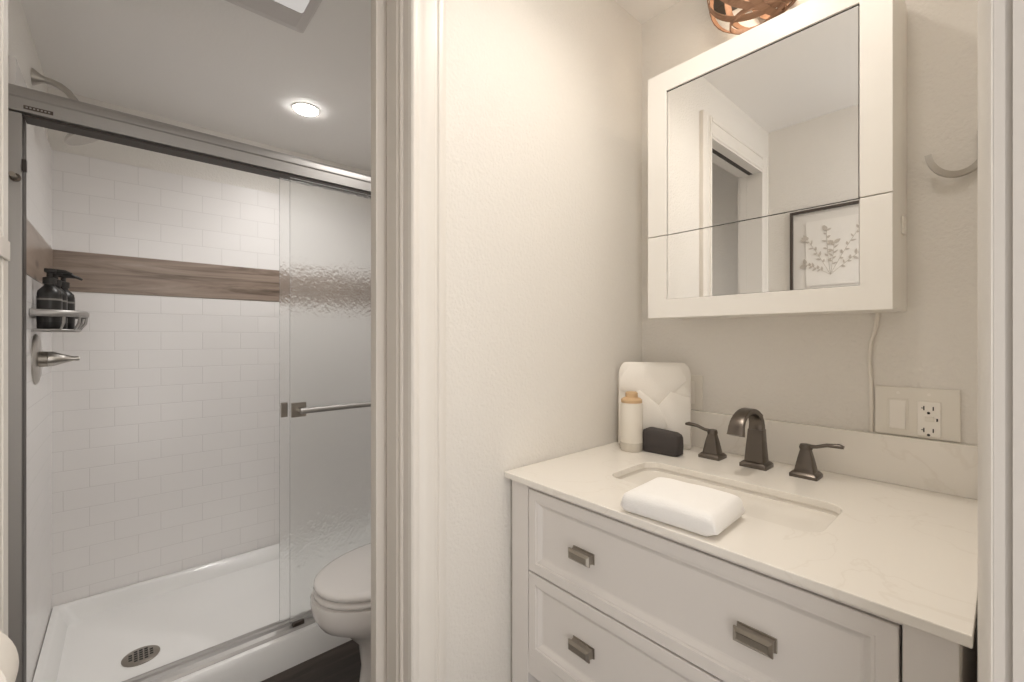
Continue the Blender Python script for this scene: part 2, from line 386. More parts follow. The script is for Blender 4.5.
def slide_door(x, ya, yb, label):
    d = thing('sliding_glass_door', label, 'shower door', (x, (ya+yb)/2, -1.05), 'rain glass sliding shower doors')
    MB().box(x-0.003, x+0.003, ya, yb, -1.05, 0.593, 0.001, 1).build('glass_pane', 'rain', d)
    return d
d1 = slide_door(-1.748, 0.452, 1.19, 'rain-textured glass shower door in front, carrying the round towel bar')
d2 = slide_door(-1.780, 0.425, 1.16, 'rain-textured glass shower door behind, with only a square plate at its edge')
hz = -0.265
bar = MB().tube([(-1.700, 0.475, hz)] + [(-1.700, 0.475+0.66*k/8, hz) for k in range(1, 9)], 0.0105, 14).build('towel_bar', 'rail', d1, smooth=50)
for y in (0.480, 1.125):
    br = MB().box(-1.7448, -1.736, y-0.026, y+0.026, hz-0.027, hz+0.027, 0.002).build('bracket', 'pull', d1)
    MB().cyl((-1.737, y, hz), (-1.699, y, hz), 0.0075, 0.0085, 16).build('bracket_post', 'pull', br, smooth=40)
MB().box(-1.7768, -1.768, 0.427, 0.450, hz-0.027, hz+0.027, 0.002).build('edge_plate', 'pull', d2)

# robe hook on the side jamb
hk = thing('robe_hook', 'small metal hook on the left shower jamb', 'hook', (-1.735, -0.218, 0.42))
MB().lathe([(0.0005, 0.0), (0.011, 0.0), (0.011, 0.004), (0.0005, 0.005)], (-1.7348, -0.2195, 0.425), 'X', 18).build('plate', 'darkmetal', hk, smooth=40)
MB().tube([(-1.732, -0.220, 0.425), (-1.715, -0.220, 0.424), (-1.695, -0.221, 0.424)], [0.0065, 0.005, 0.0065], 10).build('peg', 'pull', hk, smooth=50)

# ------------------------------------------------------------------ shower fittings on left wall (front wall Y = YA)
Yw = YA + TT
SXH = -2.155
sh = thing('rain_shower', 'brushed nickel shower arm and round head above the header rail', 'shower head', (SXH, YA, 0.86))
MB().lathe([(0.0005, 0.0003), (0.028, 0.0003), (0.027, 0.004), (0.014, 0.022), (0.011, 0.03), (0.0005, 0.03)], (SXH, YA, 0.874), 'Y', 24).build('escutcheon', 'nickel', sh, smooth=40)
pts = [(SXH, YA+0.02, 0.874), (SXH, YA+0.045, 0.874), (SXH, YA+0.066, 0.867), (SXH, YA+0.085, 0.853), (SXH, YA+0.103, 0.828), (SXH, YA+0.113, 0.790), (SXH, YA+0.117, 0.752)]
MB().tube(pts, 0.0105, 14).build('arm', 'nickel', sh, smooth=50)
b = MB(); b.lathe([(0.0005, 0.036), (0.012, 0.034), (0.016, 0.026), (0.022, 0.020), (0.040, 0.010), (0.071, 0.005), (0.075, 0.0), (0.072, -0.005), (0.0005, -0.006)], (0, 0, 0), n=40)
bmesh.ops.rotate(b.bm, verts=b.bm.verts[:], cent=(0, 0, 0), matrix=Matrix.Rotation(math.radians(35), 3, 'X'))
bmesh.ops.translate(b.bm, verts=b.bm.verts[:], vec=(SXH, -0.100, 0.722)); b.build('head', 'nickel', sh, smooth=40)
VX, VZ = -2.11, -0.069
vl = thing('shower_valve', 'round brushed nickel shower valve with a tapered lever', 'valve', (VX, Yw, VZ))
MB().lathe([(0.0005, 0.0003), (0.083, 0.0003), (0.083, 0.003), (0.076, 0.008), (0.04, 0.010), (0.0005, 0.010)], (VX, Yw, VZ), 'Y', 40).build('escutcheon', 'nickel', vl, smooth=35)
MB().cyl((VX, Yw+0.009, VZ), (VX, Yw+0.030, VZ), 0.026, 0.025, 24).build('sleeve', 'pull', vl, smooth=40)
MB().tube([(VX, Yw+0.031, VZ), (VX, Yw+0.042, VZ), (VX, Yw+0.066, VZ), (VX, Yw+0.090, VZ), (VX, Yw+0.098, VZ), (VX, Yw+0.104, VZ)], [0.025, 0.024, 0.015, 0.007, 0.0085, 0.006], 20).build('lever', 'nickel', vl, smooth=50)

# wire caddy
cd = thing('shower_caddy', 'oval chrome wire soap shelf on the left shower wall', 'caddy', (-2.11, Yw, 0.02))
cx, ce = -2.11, 0.116                                   # centre along wall, reach
def caddy_path(z, wd, reach, n=48):
    return [(cx - wd*math.cos(PI*k/n), Yw+0.006+reach*math.sin(PI*k/n)**0.7, z) for k in range(n+1)]
def ribbonpath(pts, w_, th):
    bb = MB(); loops = []
    return bb
p = caddy_path(0.080, 0.125, ce)
MB().tube(p, 0.0055, 14, flat=2.0, up=(0, 0, 1)).build('rim', 'rail', cd, smooth=50)
MB().tube(caddy_path(0.026, 0.105, ce-0.018), 0.0045, 10).build('lower_wire', 'rail', cd, smooth=50)
MB().box(cx-0.125, cx+0.125, Yw, Yw+0.006, 0.068, 0.092, 0.002).build('back_bar', 'rail', cd)
for i, f in enumerate((0.16, 0.32, 0.5, 0.68, 0.84)):
    k = PI*f; a_ = (cx-0.125*math.cos(k), Yw+0.006+ce*math.sin(k)**0.7, 0.080); c_ = (cx-0.105*math.cos(k), Yw+0.006+(ce-0.018)*math.sin(k)**0.7, 0.026)
    m_ = (a_[0]+(c_[0]-a_[0])*0.2, a_[1]+(c_[1]-a_[1])*0.2, 0.05)
    MB().tube([a_, m_, c_, (c_[0], Yw+0.008, 0.026)], 0.004, 8).build('hoop', 'rail', cd, smooth=50)
for x in (cx-0.1, cx+0.1):
    MB().lathe([(0.0005, 0), (0.014, 0), (0.014, 0.006), (0.0005, 0.008)], (x, Yw+0.0003, 0.080), 'Y', 18).build('mount', 'nickel', cd, smooth=40)

# three pump bottles
def bottle_proto(loc, label):
    x, y, z = loc
    r = thing('pump_bottle', label, 'bottle', loc, 'dark pump bottles in the wire caddy')
    MB().lathe([(0.0005, 0), (0.0275, 0), (0.029, 0.003), (0.029, 0.112), (0.027, 0.123), (0.016, 0.137), (0.0125, 0.141), (0.0125, 0.15), (0.0005, 0.15)], loc, n=28).build('body', 'amber', r, smooth=40)
    lb = MB().lathe([(0.0291, 0.022), (0.0294, 0.022), (0.0294, 0.104), (0.0291, 0.104)], loc, n=28).build('label', 'label', r, smooth=40)
    MB().lathe([(0.02945, 0.092), (0.0296, 0.092), (0.0296, 0.098), (0.02945, 0.098)], loc, n=28).build('label_stripe', 'label_ink', lb)
    MB().lathe([(0.0005, 0.146), (0.016, 0.146), (0.016, 0.166), (0.007, 0.169), (0.007, 0.186), (0.0005, 0.186)], loc, n=20).build('collar', 'slot', r, smooth=40)
    MB().box(x-0.010, x+0.010, y-0.012, y+0.016, z+0.183, z+0.196, 0.003).tube([(x, y+0.008, z+0.190), (x, y+0.036, z+0.189), (x, y+0.052, z+0.182)], [0.007, 0.0055, 0.004], 8).build('pump', 'slot', r, smooth=40)
    return r
def dup(root, loc, label, rot=0.0):
    c = root.copy(); COL.objects.link(c); c.location = loc; c['label'] = label; c.rotation_euler = (0, 0, rot)
    for ch in list(root.children):
        k = ch.copy(); COL.objects.link(k); k.parent = c
        for g in ch.children:
            q = g.copy(); COL.objects.link(q); q.parent = k
    return c
bz = 0.0308
pb = bottle_proto((-2.062, -0.187, bz), 'dark pump bottle at the open front end of the wire caddy')
dup(pb, (-2.130, -0.180, bz), 'middle dark pump bottle in the wire caddy', 0.3)
dup(pb, (-2.200, -0.166, bz), 'dark pump bottle nearest the far tile wall in the wire caddy', 0.5)

# ------------------------------------------------------------------ ceiling lights, added fill lamps and fan
def can(loc, r, key, label, watts=0, col=(1, 1, 1)):
    t_ = thing('recessed_light', label, 'ceiling light', loc)
    x, y, z = loc
    MB().lathe([(r, 0), (r+0.008, 0), (r+0.007, -0.003), (r+0.001, -0.004), (r, -0.003)], loc, n=40).build('trim_ring', 'trim', t_, smooth=40)
    MB().lathe([(0.0005, -0.001), (r, -0.001), (r, -0.005), (r*0.93, -0.008), (r*0.6, -0.010), (0.0005, -0.011)], loc, n=40).build('lens', key, t_)
    if watts:
        ld = bpy.data.lights.new('lamp', 'SPOT'); ld.energy = watts; ld.color = col; ld.spot_size = math.radians(150); ld.spot_blend = 1.0; ld.shadow_soft_size = r*0.9
        lo = bpy.data.objects.new('lamp', ld); COL.objects.link(lo); lo.parent = t_; lo.location = (0, 0, -0.016)
can((-2.044, 0.594, ZC), 0.048, 'can_shower', 'round recessed ceiling light over the shower, glowing white', SPOT_SHOWER, (1.0, 0.975, 0.95))
can((-0.40, 0.74, ZC), 0.045, 'can_vanity', 'round recessed ceiling light above the vanity counter', SPOT_VANITY, (1.0, 0.915, 0.81))
can((-0.19, 0.52, ZC), 0.045, 'can_entry', 'added unseen fill light in the ceiling near the entry side of the vanity room')  # out of view, added to brighten the vanity room from the front
can((-1.30, 0.80, ZC), 0.045, 'can_toilet', 'added unseen fill light in the ceiling over the toilet tank', FILL_SPOT_TOILET, (1.0, 0.965, 0.93))  # hidden behind the partition, added to lift the toilet area
fx0, fx1, fy0, fy1 = -1.513, -1.213, 0.13, 0.43
fan = thing('exhaust_fan', 'square bathroom fan grille on the ceiling over the toilet', 'fan', ((fx0+fx1)/2, (fy0+fy1)/2, ZC))
b = MB(); b.loft([rrect(fx0+i, fx1-i, fy0+i, fy1-i, 0.008, z, 3) for i, z in ((0.012, ZC), (0.012, ZC-0.012), (0.0, ZC-0.014), (0.0, ZC-0.022), (0.006, ZC-0.026), (0.03, ZC-0.0305))])
b.build('grille', 'panelgray', fan)
b = MB(); b.loft([rrect(fx0+0.11+i, fx1-0.03-i, fy0+0.13+i, fy1-0.032-i, 0.008, z, 3) for i, z in ((0, ZC-0.030), (0, ZC-0.034), (0.003, ZC-0.036))]); b.build('lens', 'fan_lens', fan)

# ------------------------------------------------------------------ toilet
tx = -1.385
def egg(cy, hw, front, back, z, n=40, p=2.15):
    L = []
    for k in range(n):
        a = 2*PI*k/n; s_, c_ = math.sin(a), math.cos(a)
        yy = -front*max(c_, 0)**(2/2.0) if c_ > 0 else back*(-c_)**(2/2.6)
        xx = math.copysign(hw*abs(s_)**(2/p), s_)
        L.append((tx + xx, cy + yy, z))
    return L
tl = thing('toilet', 'white toilet with closed lid, half hidden behind the door jamb', 'toilet', (tx, 0.85, ZF))
cy = 0.70
b = MB(); b.loft([egg(0.80, 0.105, 0.255, 0.26, ZF), egg(0.80, 0.105, 0.255, 0.26, ZF+0.02), egg(0.80, 0.095, 0.235, 0.25, ZF+0.035), egg(0.79, 0.09, 0.215, 0.25, ZF+0.12), egg(0.78, 0.095, 0.215, 0.26, ZF+0.20),
        egg(0.76, 0.125, 0.245, 0.28, ZF+0.26), egg(0.73, 0.163, 0.285, 0.27, ZF+0.305), egg(cy, 0.178, 0.272, 0.29, ZF+0.335), egg(cy, 0.181, 0.276, 0.29, ZF+0.350), egg(cy, 0.184, 0.280, 0.29, ZF+0.38), egg(cy, 0.181, 0.277, 0.29, ZF+0.390), egg(cy, 0.172, 0.268, 0.285, ZF+0.3915)])
b.build('bowl', 'porcelain', tl, smooth=55)
def slab(f, hw, z0, z1, m_, nm, dome=0.0):
    b = MB(); b.loft([egg(cy, hw-0.004, f-0.004, 0.20, z0), egg(cy, hw, f, 0.203, z0+0.004), egg(cy, hw, f, 0.203, z1-0.006), egg(cy, hw-0.005, f-0.005, 0.20, z1-0.001), egg(cy, hw-0.02, f-0.02, 0.185, z1+dome*0.5), egg(cy, hw*0.4, f*0.4, 0.07, z1+dome)])
    return b.build(nm, m_, tl, smooth=55)
slab(0.272, 0.183, ZF+0.394, ZF+0.411, 'porcelain', 'seat')
slab(0.270, 0.181, ZF+0.415, ZF+0.434, 'porcelain', 'lid', 0.006)
b = MB(); b.loft([rrect(tx-0.20+i, tx+0.20-i, 0.955+i*0.6, 1.155-i*0.3, 0.03, z) for i, z in ((0.03, ZF+0.38), (0.02, ZF+0.40), (0.0, ZF+0.72))]); b.build('tank', 'porcelain', tl, smooth=40)
b = MB(); b.loft([rrect(tx-0.207+i, tx+0.207-i, 0.945+i, 1.16-i, 0.03, z) for i, z in ((0.004, ZF+0.721), (0, ZF+0.726), (0, ZF+0.75), (0.008, ZF+0.758))]); b.build('tank_lid', 'porcelain', tl, smooth=40)
MB().cyl((tx-0.14, 0.955, ZF+0.66), (tx-0.14, 0.935, ZF+0.66), 0.012).tube([(tx-0.14, 0.938, ZF+0.66), (tx-0.09, 0.936, ZF+0.655), (tx-0.06, 0.936, ZF+0.65)], [0.006, 0.006, 0.007], 10).build('flush_lever', 'nickel', tl, smooth=40)
for s_ in (-1, 1):
    MB().lathe([(0.0005, 0), (0.013, 0), (0.011, 0.01), (0.0005, 0.014)], (tx+s_*0.10, 0.72, ZF+0.018), n=16).build('bolt_cap', 'porcelain', tl, smooth=40)

# ------------------------------------------------------------------ vanity cabinet
vx0, vx1, vf, vb = -0.765, -0.034, 0.675, 1.235
vt = -0.3245
va = thing('vanity_cabinet', 'white vanity cabinet with two wide drawers and metal pulls', 'vanity', ((vx0+vx1)/2, (vf+vb)/2, ZF))
b = MB(); th = 0.02
for xa, xb, ya_, yb_ in ((vx0, -0.7115, vf, vf+0.05), (-0.0805, vx1, vf, vf+0.05), (vx0, vx0+0.03, vb-0.05, vb), (vx1-0.03, vx1, vb-0.05, vb)):
    MB().box(xa, xb, ya_, yb_, ZF, vt, 0.0015).build('leg', 'cabinet', va)
MB().box(vx0+0.004, vx0+0.016, vf+0.05, vb-0.05, -0.80, vt).build('side_panel', 'cabinet', va)
MB().box(vx1-0.016, vx1-0.004, vf+0.05, vb-0.05, -0.80, vt).build('side_panel', 'cabinet', va)
MB().box(vx0+0.016, vx1-0.016, vb-0.014, vb-0.004, -0.80, vt).build('back_panel', 'cabinet', va)
MB().box(vx0+0.016, vx1-0.016, vf+0.03, vb-0.02, -0.80, -0.785).build('bottom_panel', 'cabinet', va)
MB().box(-0.7115, -0.0805, vf+0.002, vf+0.03, vt-0.0095, vt).build('top_rail', 'cabinet', va)
MB().box(-0.7115, -0.0805, vf+0.003, vf+0.03, -0.752, -0.708, 0.001).build('bottom_rail', 'cabinet', va)
MB().box(vx0+0.01, vx1-0.01, vf+0.015, vb-0.02, -1.07, -1.04, 0.002).build('shelf', 'cabinet', va)
def framed(b, x0, x1, z0, z1, y, th, steps):
    loops = [[(x0, y+th, z0), (x1, y+th, z0), (x1, y+th, z1), (x0, y+th, z1)]]
    for i, d in steps: loops.append([(x0+i, y+d, z0+i), (x1-i, y+d, z0+i), (x1-i, y+d, z1-i), (x0+i, y+d, z1-i)])
    b.loft(loops)
STEPS = [(0, 0.0015), (0.001, 0), (0.021, 0), (0.0225, 0.0022), (0.026, 0.0022), (0.034, 0.0085), (0.037, 0.0095)]
for z1, z0 in ((-0.3365, -0.5175), (-0.5215, -0.7055)):
    b = MB(); framed(b, -0.7085, -0.0835, z0, z1, vf, 0.02, STEPS); dw = b.build('drawer', 'cabinet', va)
    dw['label'] = 'upper drawer' if z1 > -0.4 else 'lower drawer'
    zc = -0.432 if z1 > -0.4 else -0.616
    for xc in (-0.559, -0.240):
        b = MB(); yy = vf+0.0095
        b.box(xc-0.027, xc+0.027, yy-0.002, yy+0.0005, zc-0.0105, zc+0.0105, 0.0008)
        b.loft([[(xc+sx*w_, y_, zc+sz*h_) for sx, sz in ((-1,-1),(1,-1),(1,1),(-1,1))] for w_, h_, y_ in ((0.025, 0.0085, yy-0.002), (0.0235, 0.0075, yy-0.012), (0.0265, 0.0105, yy-0.014), (0.0265, 0.0105, yy-0.017), (0.022, 0.006, yy-0.021), (0.0205, 0.0045, yy-0.0205))])
        b.build('pull', 'pull', dw)

# ------------------------------------------------------------------ countertop with sink cutout
cx0, cx1, cf, cb = XP1+0.002, -0.0235, 0.660, YB-0.001
ct, cbt = -0.310, -0.324
SX0, SX1, SY0, SY1 = -0.600, -0.196, 0.815, 0.995
def plate_with_hole(b, outer, inner, z0, z1):
    bm = b.bm; rings = []
    for z in (z1, z0):
        o = [bm.verts.new((p[0], p[1], z)) for p in outer]; i = [bm.verts.new((p[0], p[1], z)) for p in inner]
        eo = [bm.edges.new((o[k], o[(k+1) % len(o)])) for k in range(len(o))]
        ei = [bm.edges.new((i[k], i[(k+1) % len(i)])) for k in range(len(i))]
        bmesh.ops.triangle_fill(bm, use_beauty=True, edges=eo+ei, normal=(0, 0, 1))
        rings.append((o, i))
    for a, c in zip(rings[0], rings[1]):
        for k in range(len(a)): bm.faces.new((a[k], a[(k+1) % len(a)], c[(k+1) % len(a)], c[k]))
b = MB(); plate_with_hole(b, [(cx0, cf), (cx1, cf), (cx1, cb), (cx0, cb)], rrect(SX0, SX1, SY0, SY1, 0.035, 0, 8), cbt, ct)
ctop = b.build('countertop', 'quartz'); md = ctop.modifiers.new('bev', 'BEVEL'); md.width = 0.0015; md.segments = 2; md.limit_method = 'ANGLE'
tag(ctop, 'white quartz countertop with a rectangular sink cutout', 'countertop')
tag(MB().box(XP1+0.002, cx1+0.001, YB-0.02, YB-0.0005, ct+0.0002, -0.208, 0.001).build('backsplash', 'quartz'), 'low quartz backsplash strip behind the faucet', 'backsplash')
def rr(i, z, r): return rrect(SX0-0.004+i, SX1+0.004-i, SY0-0.004+i, SY1+0.004-i, r, z, 8)
sk = thing('undermount_sink', 'cream rectangular undermount sink in the countertop', 'sink', ((SX0+SX1)/2, (SY0+SY1)/2, -0.46))
b = MB(); b.loft([rr(-0.02, cbt-0.0005, 0.045), rr(0.0, cbt-0.0005, 0.037), rr(0.004, cbt-0.01, 0.036), rr(0.012, cbt-0.10, 0.04), rr(0.02, cbt-0.115, 0.04), rr(0.045, cbt-0.124, 0.03), rr(0.045, cbt-0.134, 0.03), rr(0.01, cbt-0.125, 0.045), rr(-0.006, cbt-0.1, 0.045), rr(-0.02, cbt-0.008, 0.045)], cap0=False)
vsl = b.bm.verts[:]; b.bm.verts.ensure_lookup_table()
n_ = 36; b.bm.faces.new([b.bm.verts[5*n_+k] for k in range(n_)]); 
for k in range(n_): b.bm.faces.new((b.bm.verts[k], b.bm.verts[(k+1) % n_], b.bm.verts[9*n_+(k+1) % n_], b.bm.verts[9*n_+k]))
b.build('basin', 'basin', sk, smooth=45)
MB().lathe([(0.0005, 0), (0.022, 0), (0.022, 0.002), (0.016, 0.004), (0.0005, 0.003)], ((SX0+SX1)/2, 0.915, cbt-0.1238), n=24).build('drain', 'faucet', sk, smooth=40)

# ------------------------------------------------------------------ faucet
fy = 1.145
def sq(cx_, cy_, hx, hy, z, r=0.003): return rrect(cx_-hx, cx_+hx, cy_-hy, cy_+hy, r, z, 3)
sp = thing('faucet_spout', 'tall dark bronze arched faucet spout in the middle', 'faucet', (-0.402, fy, ct))
fx = -0.402
b = MB(); b.loft([sq(fx, fy, 0.030, 0.027, ct+0.0002), sq(fx, fy, 0.030, 0.027, ct+0.008), sq(fx, fy, 0.026, 0.024, ct+0.012), sq(fx, fy, 0.023, 0.021, ct+0.014)]); b.build('base', 'faucet', sp, smooth=40)
b = MB(); b.loft([sq(fx, fy, 0.0215, 0.0195, ct+0.0135), sq(fx, fy+0.001, 0.018, 0.0165, ct+0.06), sq(fx, fy+0.003, 0.0165, 0.014, ct+0.090)]); b.build('column', 'faucet', sp, smooth=40)
# the arch: rectangular section swept forward (towards -Y)
pth = [(0.003, 0.086)] + [(0.003-0.061+0.061*math.cos(a), 0.100+0.040*math.sin(a)) for a in [PI*k/14 for k in range(15)]] + [(-0.1215, 0.092)]
loops = []
for i, (dy, dz) in enumerate(pth):
    a_ = pth[max(i-1, 0)]; c_ = pth[min(i+1, len(pth)-1)]; t_ = Vector((0, c_[0]-a_[0], c_[1]-a_[1])).normalized(); nn = Vector((1, 0, 0)).cross(t_)
    f = i/(len(pth)-1); hw = 0.0155-0.003*math.sin(PI*f)+0.0015*f; ht = 0.013-0.0055*math.sin(PI*f)**0.7-0.003*f
    ctr = Vector((fx, fy+dy, ct+dz)); X_ = Vector((1, 0, 0)); cpt = []
    for sx, sn in ((-1,-0.8),(-0.8,-1),(0.8,-1),(1,-0.8),(1,0.8),(0.8,1),(-0.8,1),(-1,0.8)): cpt.append(ctr + X_*sx*hw + nn*sn*ht)
    loops.append(cpt)
b = MB(); b.loft(loops); b.build('arched_neck', 'faucet', sp, smooth=40)
MB().cyl((fx, fy+0.026, ct+0.07), (fx, fy+0.026, ct+0.118), 0.0025, n=10).lathe([(0.0005, 0), (0.005, 0.001), (0.006, 0.004), (0.004, 0.008), (0.0005, 0.009)], (fx, fy+0.026, ct+0.116), n=14).box(fx-0.003, fx+0.003, fy+0.012, fy+0.028, ct+0.07, ct+0.076).build('lift_rod', 'faucet', sp, smooth=40)
def handle(hx, s_, label):
    h = thing('lever_tap', label, 'tap', (hx, fy, ct), 'lever handles beside the spout')
    b = MB(); b.loft([sq(hx, fy, 0.027, 0.025, ct+0.0002), sq(hx, fy, 0.027, 0.025, ct+0.007), sq(hx, fy, 0.0235, 0.0215, ct+0.011), sq(hx, fy, 0.021, 0.019, ct+0.013)]); b.build('base', 'faucet', h, smooth=40)
    b = MB(); b.loft([sq(hx, fy, 0.0195, 0.0175, ct+0.0125), sq(hx, fy, 0.014, 0.013, ct+0.042), sq(hx, fy, 0.0095, 0.009, ct+0.062)]); b.build('pyramid_body', 'faucet', h, smooth=40)
    b = MB(); b.lathe([(0.0005, 0.0615), (0.0125, 0.0615), (0.013, 0.066), (0.011, 0.072), (0.0005, 0.074)], (hx, fy, ct), n=20)
    b.tube([(hx+s_*0.004, fy, ct+0.068), (hx+s_*0.02, fy-0.001, ct+0.070), (hx+s_*0.04, fy-0.002, ct+0.077), (hx+s_*0.062, fy-0.003, ct+0.079), (hx+s_*0.070, fy-0.003, ct+0.0775)], [0.007, 0.0055, 0.006, 0.0075, 0.005], 14, flat=0.7)
    b.build('lever', 'faucet', h, smooth=45)
handle(-0.508, -1, 'dark bronze lever faucet handle left of the spout, beside the black pouch')
handle(-0.299, 1, 'dark bronze lever faucet handle right of the spout, nearest the outlet')

# ------------------------------------------------------------------ things on the counter
# folded white towel at the front of the counter
def folded_towel():
    b = MB(); c = Vector((-0.3775, 0.729, ct)); ux = Vector((0.999, 0.045, 0)); uy = Vector((-0.045, 0.999, 0))
    hx, hy, hh = 0.0835, 0.066, 0.043; N = 30; loops = []
    for i in range(N+1):
        f = -1 + 2*i/N; e = 1 - abs(f)**9
        k = (1 - abs(f)**14)**0.5 if abs(f) < 1 else 0.0
        zl = 0.0006 + (0.010*max(0, (f-0.80)/0.2)**0.8 if f > 0.8 else 0) + (0.010*max(0, (-f-0.92)/0.08) if f < -0.92 else 0)
        zt = zl + (hh - zl)*(0.35+0.65*k) - 0.004*f*f + 0.0004*math.sin(9*f)
        L = []
        for py, pz, _ in rrect(-hy*(0.93+0.07*k), hy*(0.93+0.07*k), zl, zt, 0.46*(zt-zl)*0.85, 0, 7):
            wob = 0.0006*math.sin(py*95+f*4)*(1 if pz > hh*0.5 else 0)
            P = c + ux*(f*hx) + uy*py; P.z = ct + pz + wob; L.append(P)
        loops.append(L)
    b.loft(loops)
    return b.build('folded_towel', 'towel', smooth=70)
tag(folded_towel(), 'thick folded white towel at the front edge of the sink', 'towel')

# hand towel folded to an envelope, leaning at the corner
def envelope():
    root = thing('hand_towel', 'cream towel folded like an envelope, leaning upright in the corner', 'towel', (-0.67, 1.14, ct))
    W_, Hh = 0.198, 0.240; O_ = Vector((-0.674, 1.141, 0)); U_ = Vector((0.848, 0.53, 0)); N_ = Vector((0.53, -0.848, 0))
    def P(u, v, d): p_ = O_ + U_*(u*W_/2) + N_*(d - v*Hh*0.05); return (p_.x, p_.y, ct + 0.0006 + v*Hh)
    def sheet(outline, d0, d1, nm):
        b = MB(); cu = sum(p[0] for p in outline)/len(outline); cv = sum(p[1] for p in outline)/len(outline)
        def lp(k, d): return [P(cu+(u-cu)*k, cv+(v-cv)*k, d) for u, v in outline]
        b.loft([lp(0.97, d0), lp(1.0, d0+(d1-d0)*0.3), lp(1.0, d0+(d1-d0)*0.7), lp(0.97, d1), lp(0.5, d1+0.002)])
        return b.build(nm, 'cloth', root, smooth=60)
    def rr2(u0, u1, v0, v1, ru):
        return [(u, v) for u, v, _ in rrect(u0, u1, v0*1.33*1.0, v1*1.33, ru, 0, 6)]
    body = [(u, v/1.33) for u, v in rr2(-1, 1, 0.0, 1.0, 0.0001)]
    body = []
    for cx2, cv2, a0, r in ((0.78, 0.835, 0, 1), (-0.78, 0.835, PI/2, 1), (-0.96, 0.03, PI, 0.2), (0.96, 0.03, 1.5*PI, 0.2)):
        for k in range(8):
            a = a0 + PI/2*k/7; body.append((cx2 + 0.22*r*math.cos(a)*(1 if r == 1 else 0.9), cv2 + 0.165*r*math.sin(a)*(1 if r == 1 else 0.9)))
    sheet(body, 0.0, 0.020, 'body')
    sheet([(-0.97, 0.06), (0.97, 0.06), (0.97, 0.60), (0.45, 0.66), (0.12, 0.50), (-0.40, 0.68), (-0.97, 0.52)], 0.021, 0.028, 'pocket')
    sheet([(-0.72, 0.97), (-0.97, 0.80), (-0.96, 0.66), (-0.35, 0.60), (-0.05, 0.50), (0.16, 0.50), (0.9, 0.80), (0.70, 0.97)], 0.021, 0.026, 'flap')
    sheet([(-0.97, 0.08), (-0.2, 0.07), (0.36, 0.26), (0.12, 0.49), (-0.42, 0.67), (-0.97, 0.50)], 0.029, 0.033, 'fold')
    return root
envelope()

bo = thing('lotion_bottle', 'white frosted bottle with a wooden cap, beside the leaning towel', 'bottle', (-0.690, 1.052, ct))
bl = (-0.690, 1.052, ct+0.0004)
MB().lathe([(0.0005, 0.0), (0.02856, 0.0), (0.03024, 0.00428), (0.03024, 0.02354), (0.0005, 0.02354)], bl, n=32).build('clear_base', 'clear', bo, smooth=40)
MB().lathe([(0.0005, 0.02375), (0.03024, 0.02375), (0.03046, 0.12626), (0.02688, 0.13268), (0.0005, 0.13375)], bl, n=32).build('body', 'bottle_white', bo, smooth=40)
MB().lathe([(0.0005, 0.13215), (0.02856, 0.13215), (0.02856, 0.14017), (0.02352, 0.14445), (0.0168, 0.14659), (0.0168, 0.15836), (0.01344, 0.16157), (0.0005, 0.16264)], bl, n=32).build('cap', 'wood_lid', bo, smooth=40)

b = MB(); 
pc = Vector((-0.618, 1.089, ct)); pu = Vector((0.99, 0.10, 0)).normalized(); pv = Vector((-0.10, 0.99, 0)).normalized()
loops = []
for zf, k in ((0.0008, 0.90), (0.004, 0.98), (0.025, 1.0), (0.048, 0.98), (0.056, 0.92), (0.060, 0.78)):
    L = []
    for px, py, _ in rrect(-0.052*k, 0.052*k, -0.024*k, 0.024*k, 0.012*k, 0, 6):
        P = pc + pu*px + pv*py; P.z = ct + zf*(1.0 - 0.06*px/0.052); L.append(P)
    loops.append(L)
b.loft(loops); po = b.build('toiletry_pouch', 'pouch', smooth=50); tag(po, 'black rectangular pouch lying in front of the leaning towel', 'pouch')
# folded slip under the pouch edge
# ------------------------------------------------------------------ outlet plate, cord, second plate, hook
YS = YB - 0.0005
pl = thing('outlet_plate', 'white wall plate with a rocker switch and an outlet', 'outlet', (-0.127, YS, -0.16))
MB().box(-0.193, -0.0605, YS-0.006, YS, -0.207, -0.1035, 0.002).build('cover_plate', 'plastic', pl)
sw = MB(); sw.box(-0.171, -0.138, YS-0.0075, YS-0.0055, -0.195, -0.129, 0.001); sw.build('switch_frame', 'plastic', pl)
b = MB(); b.loft([[(-0.168, YS-0.0074, -0.192), (-0.141, YS-0.0074, -0.192), (-0.141, YS-0.0074, -0.132), (-0.168, YS-0.0074, -0.132)], [(-0.167, YS-0.0115, -0.191), (-0.142, YS-0.0115, -0.191), (-0.142, YS-0.0078, -0.133), (-0.167, YS-0.0078, -0.133)]]); b.build('rocker', 'plastic_light', pl)
g = MB().box(-0.1235, -0.0885, YS-0.009, YS-0.0055, -0.2015, -0.1305, 0.001).build('receptacle', 'plastic_light', pl)
for zc in (-0.144, -0.189):
    b = MB(); b.box(-0.1145, -0.1125, YS-0.0094, YS-0.0088, zc-0.0045, zc+0.0045).box(-0.1175, -0.1145, YS-0.0094, YS-0.0088, zc-0.0008, zc+0.0008)
    b.box(-0.1005, -0.0985, YS-0.0094, YS-0.0088, zc-0.004, zc+0.004)
    b.cyl((-0.1065, YS-0.0094, zc-0.0095), (-0.1065, YS-0.0088, zc-0.0095), 0.0026, n=12)
    b.build('socket', 'slot', g)
b = MB(); b.box(-0.112, -0.098, YS-0.0105, YS-0.0088, -0.171, -0.161, 0.0008); b.build('test_button', 'plastic', g)
MB().box(-0.095, -0.0925, YS-0.0095, YS-0.0088, -0.1695, -0.1635).build('indicator', 'slot', g)
for x in (-0.154, -0.106):
    MB().cyl((x, YS-0.0068, -0.116), (x, YS-0.0058, -0.116), 0.003, n=14).build('screw', 'plastic_light', pl)
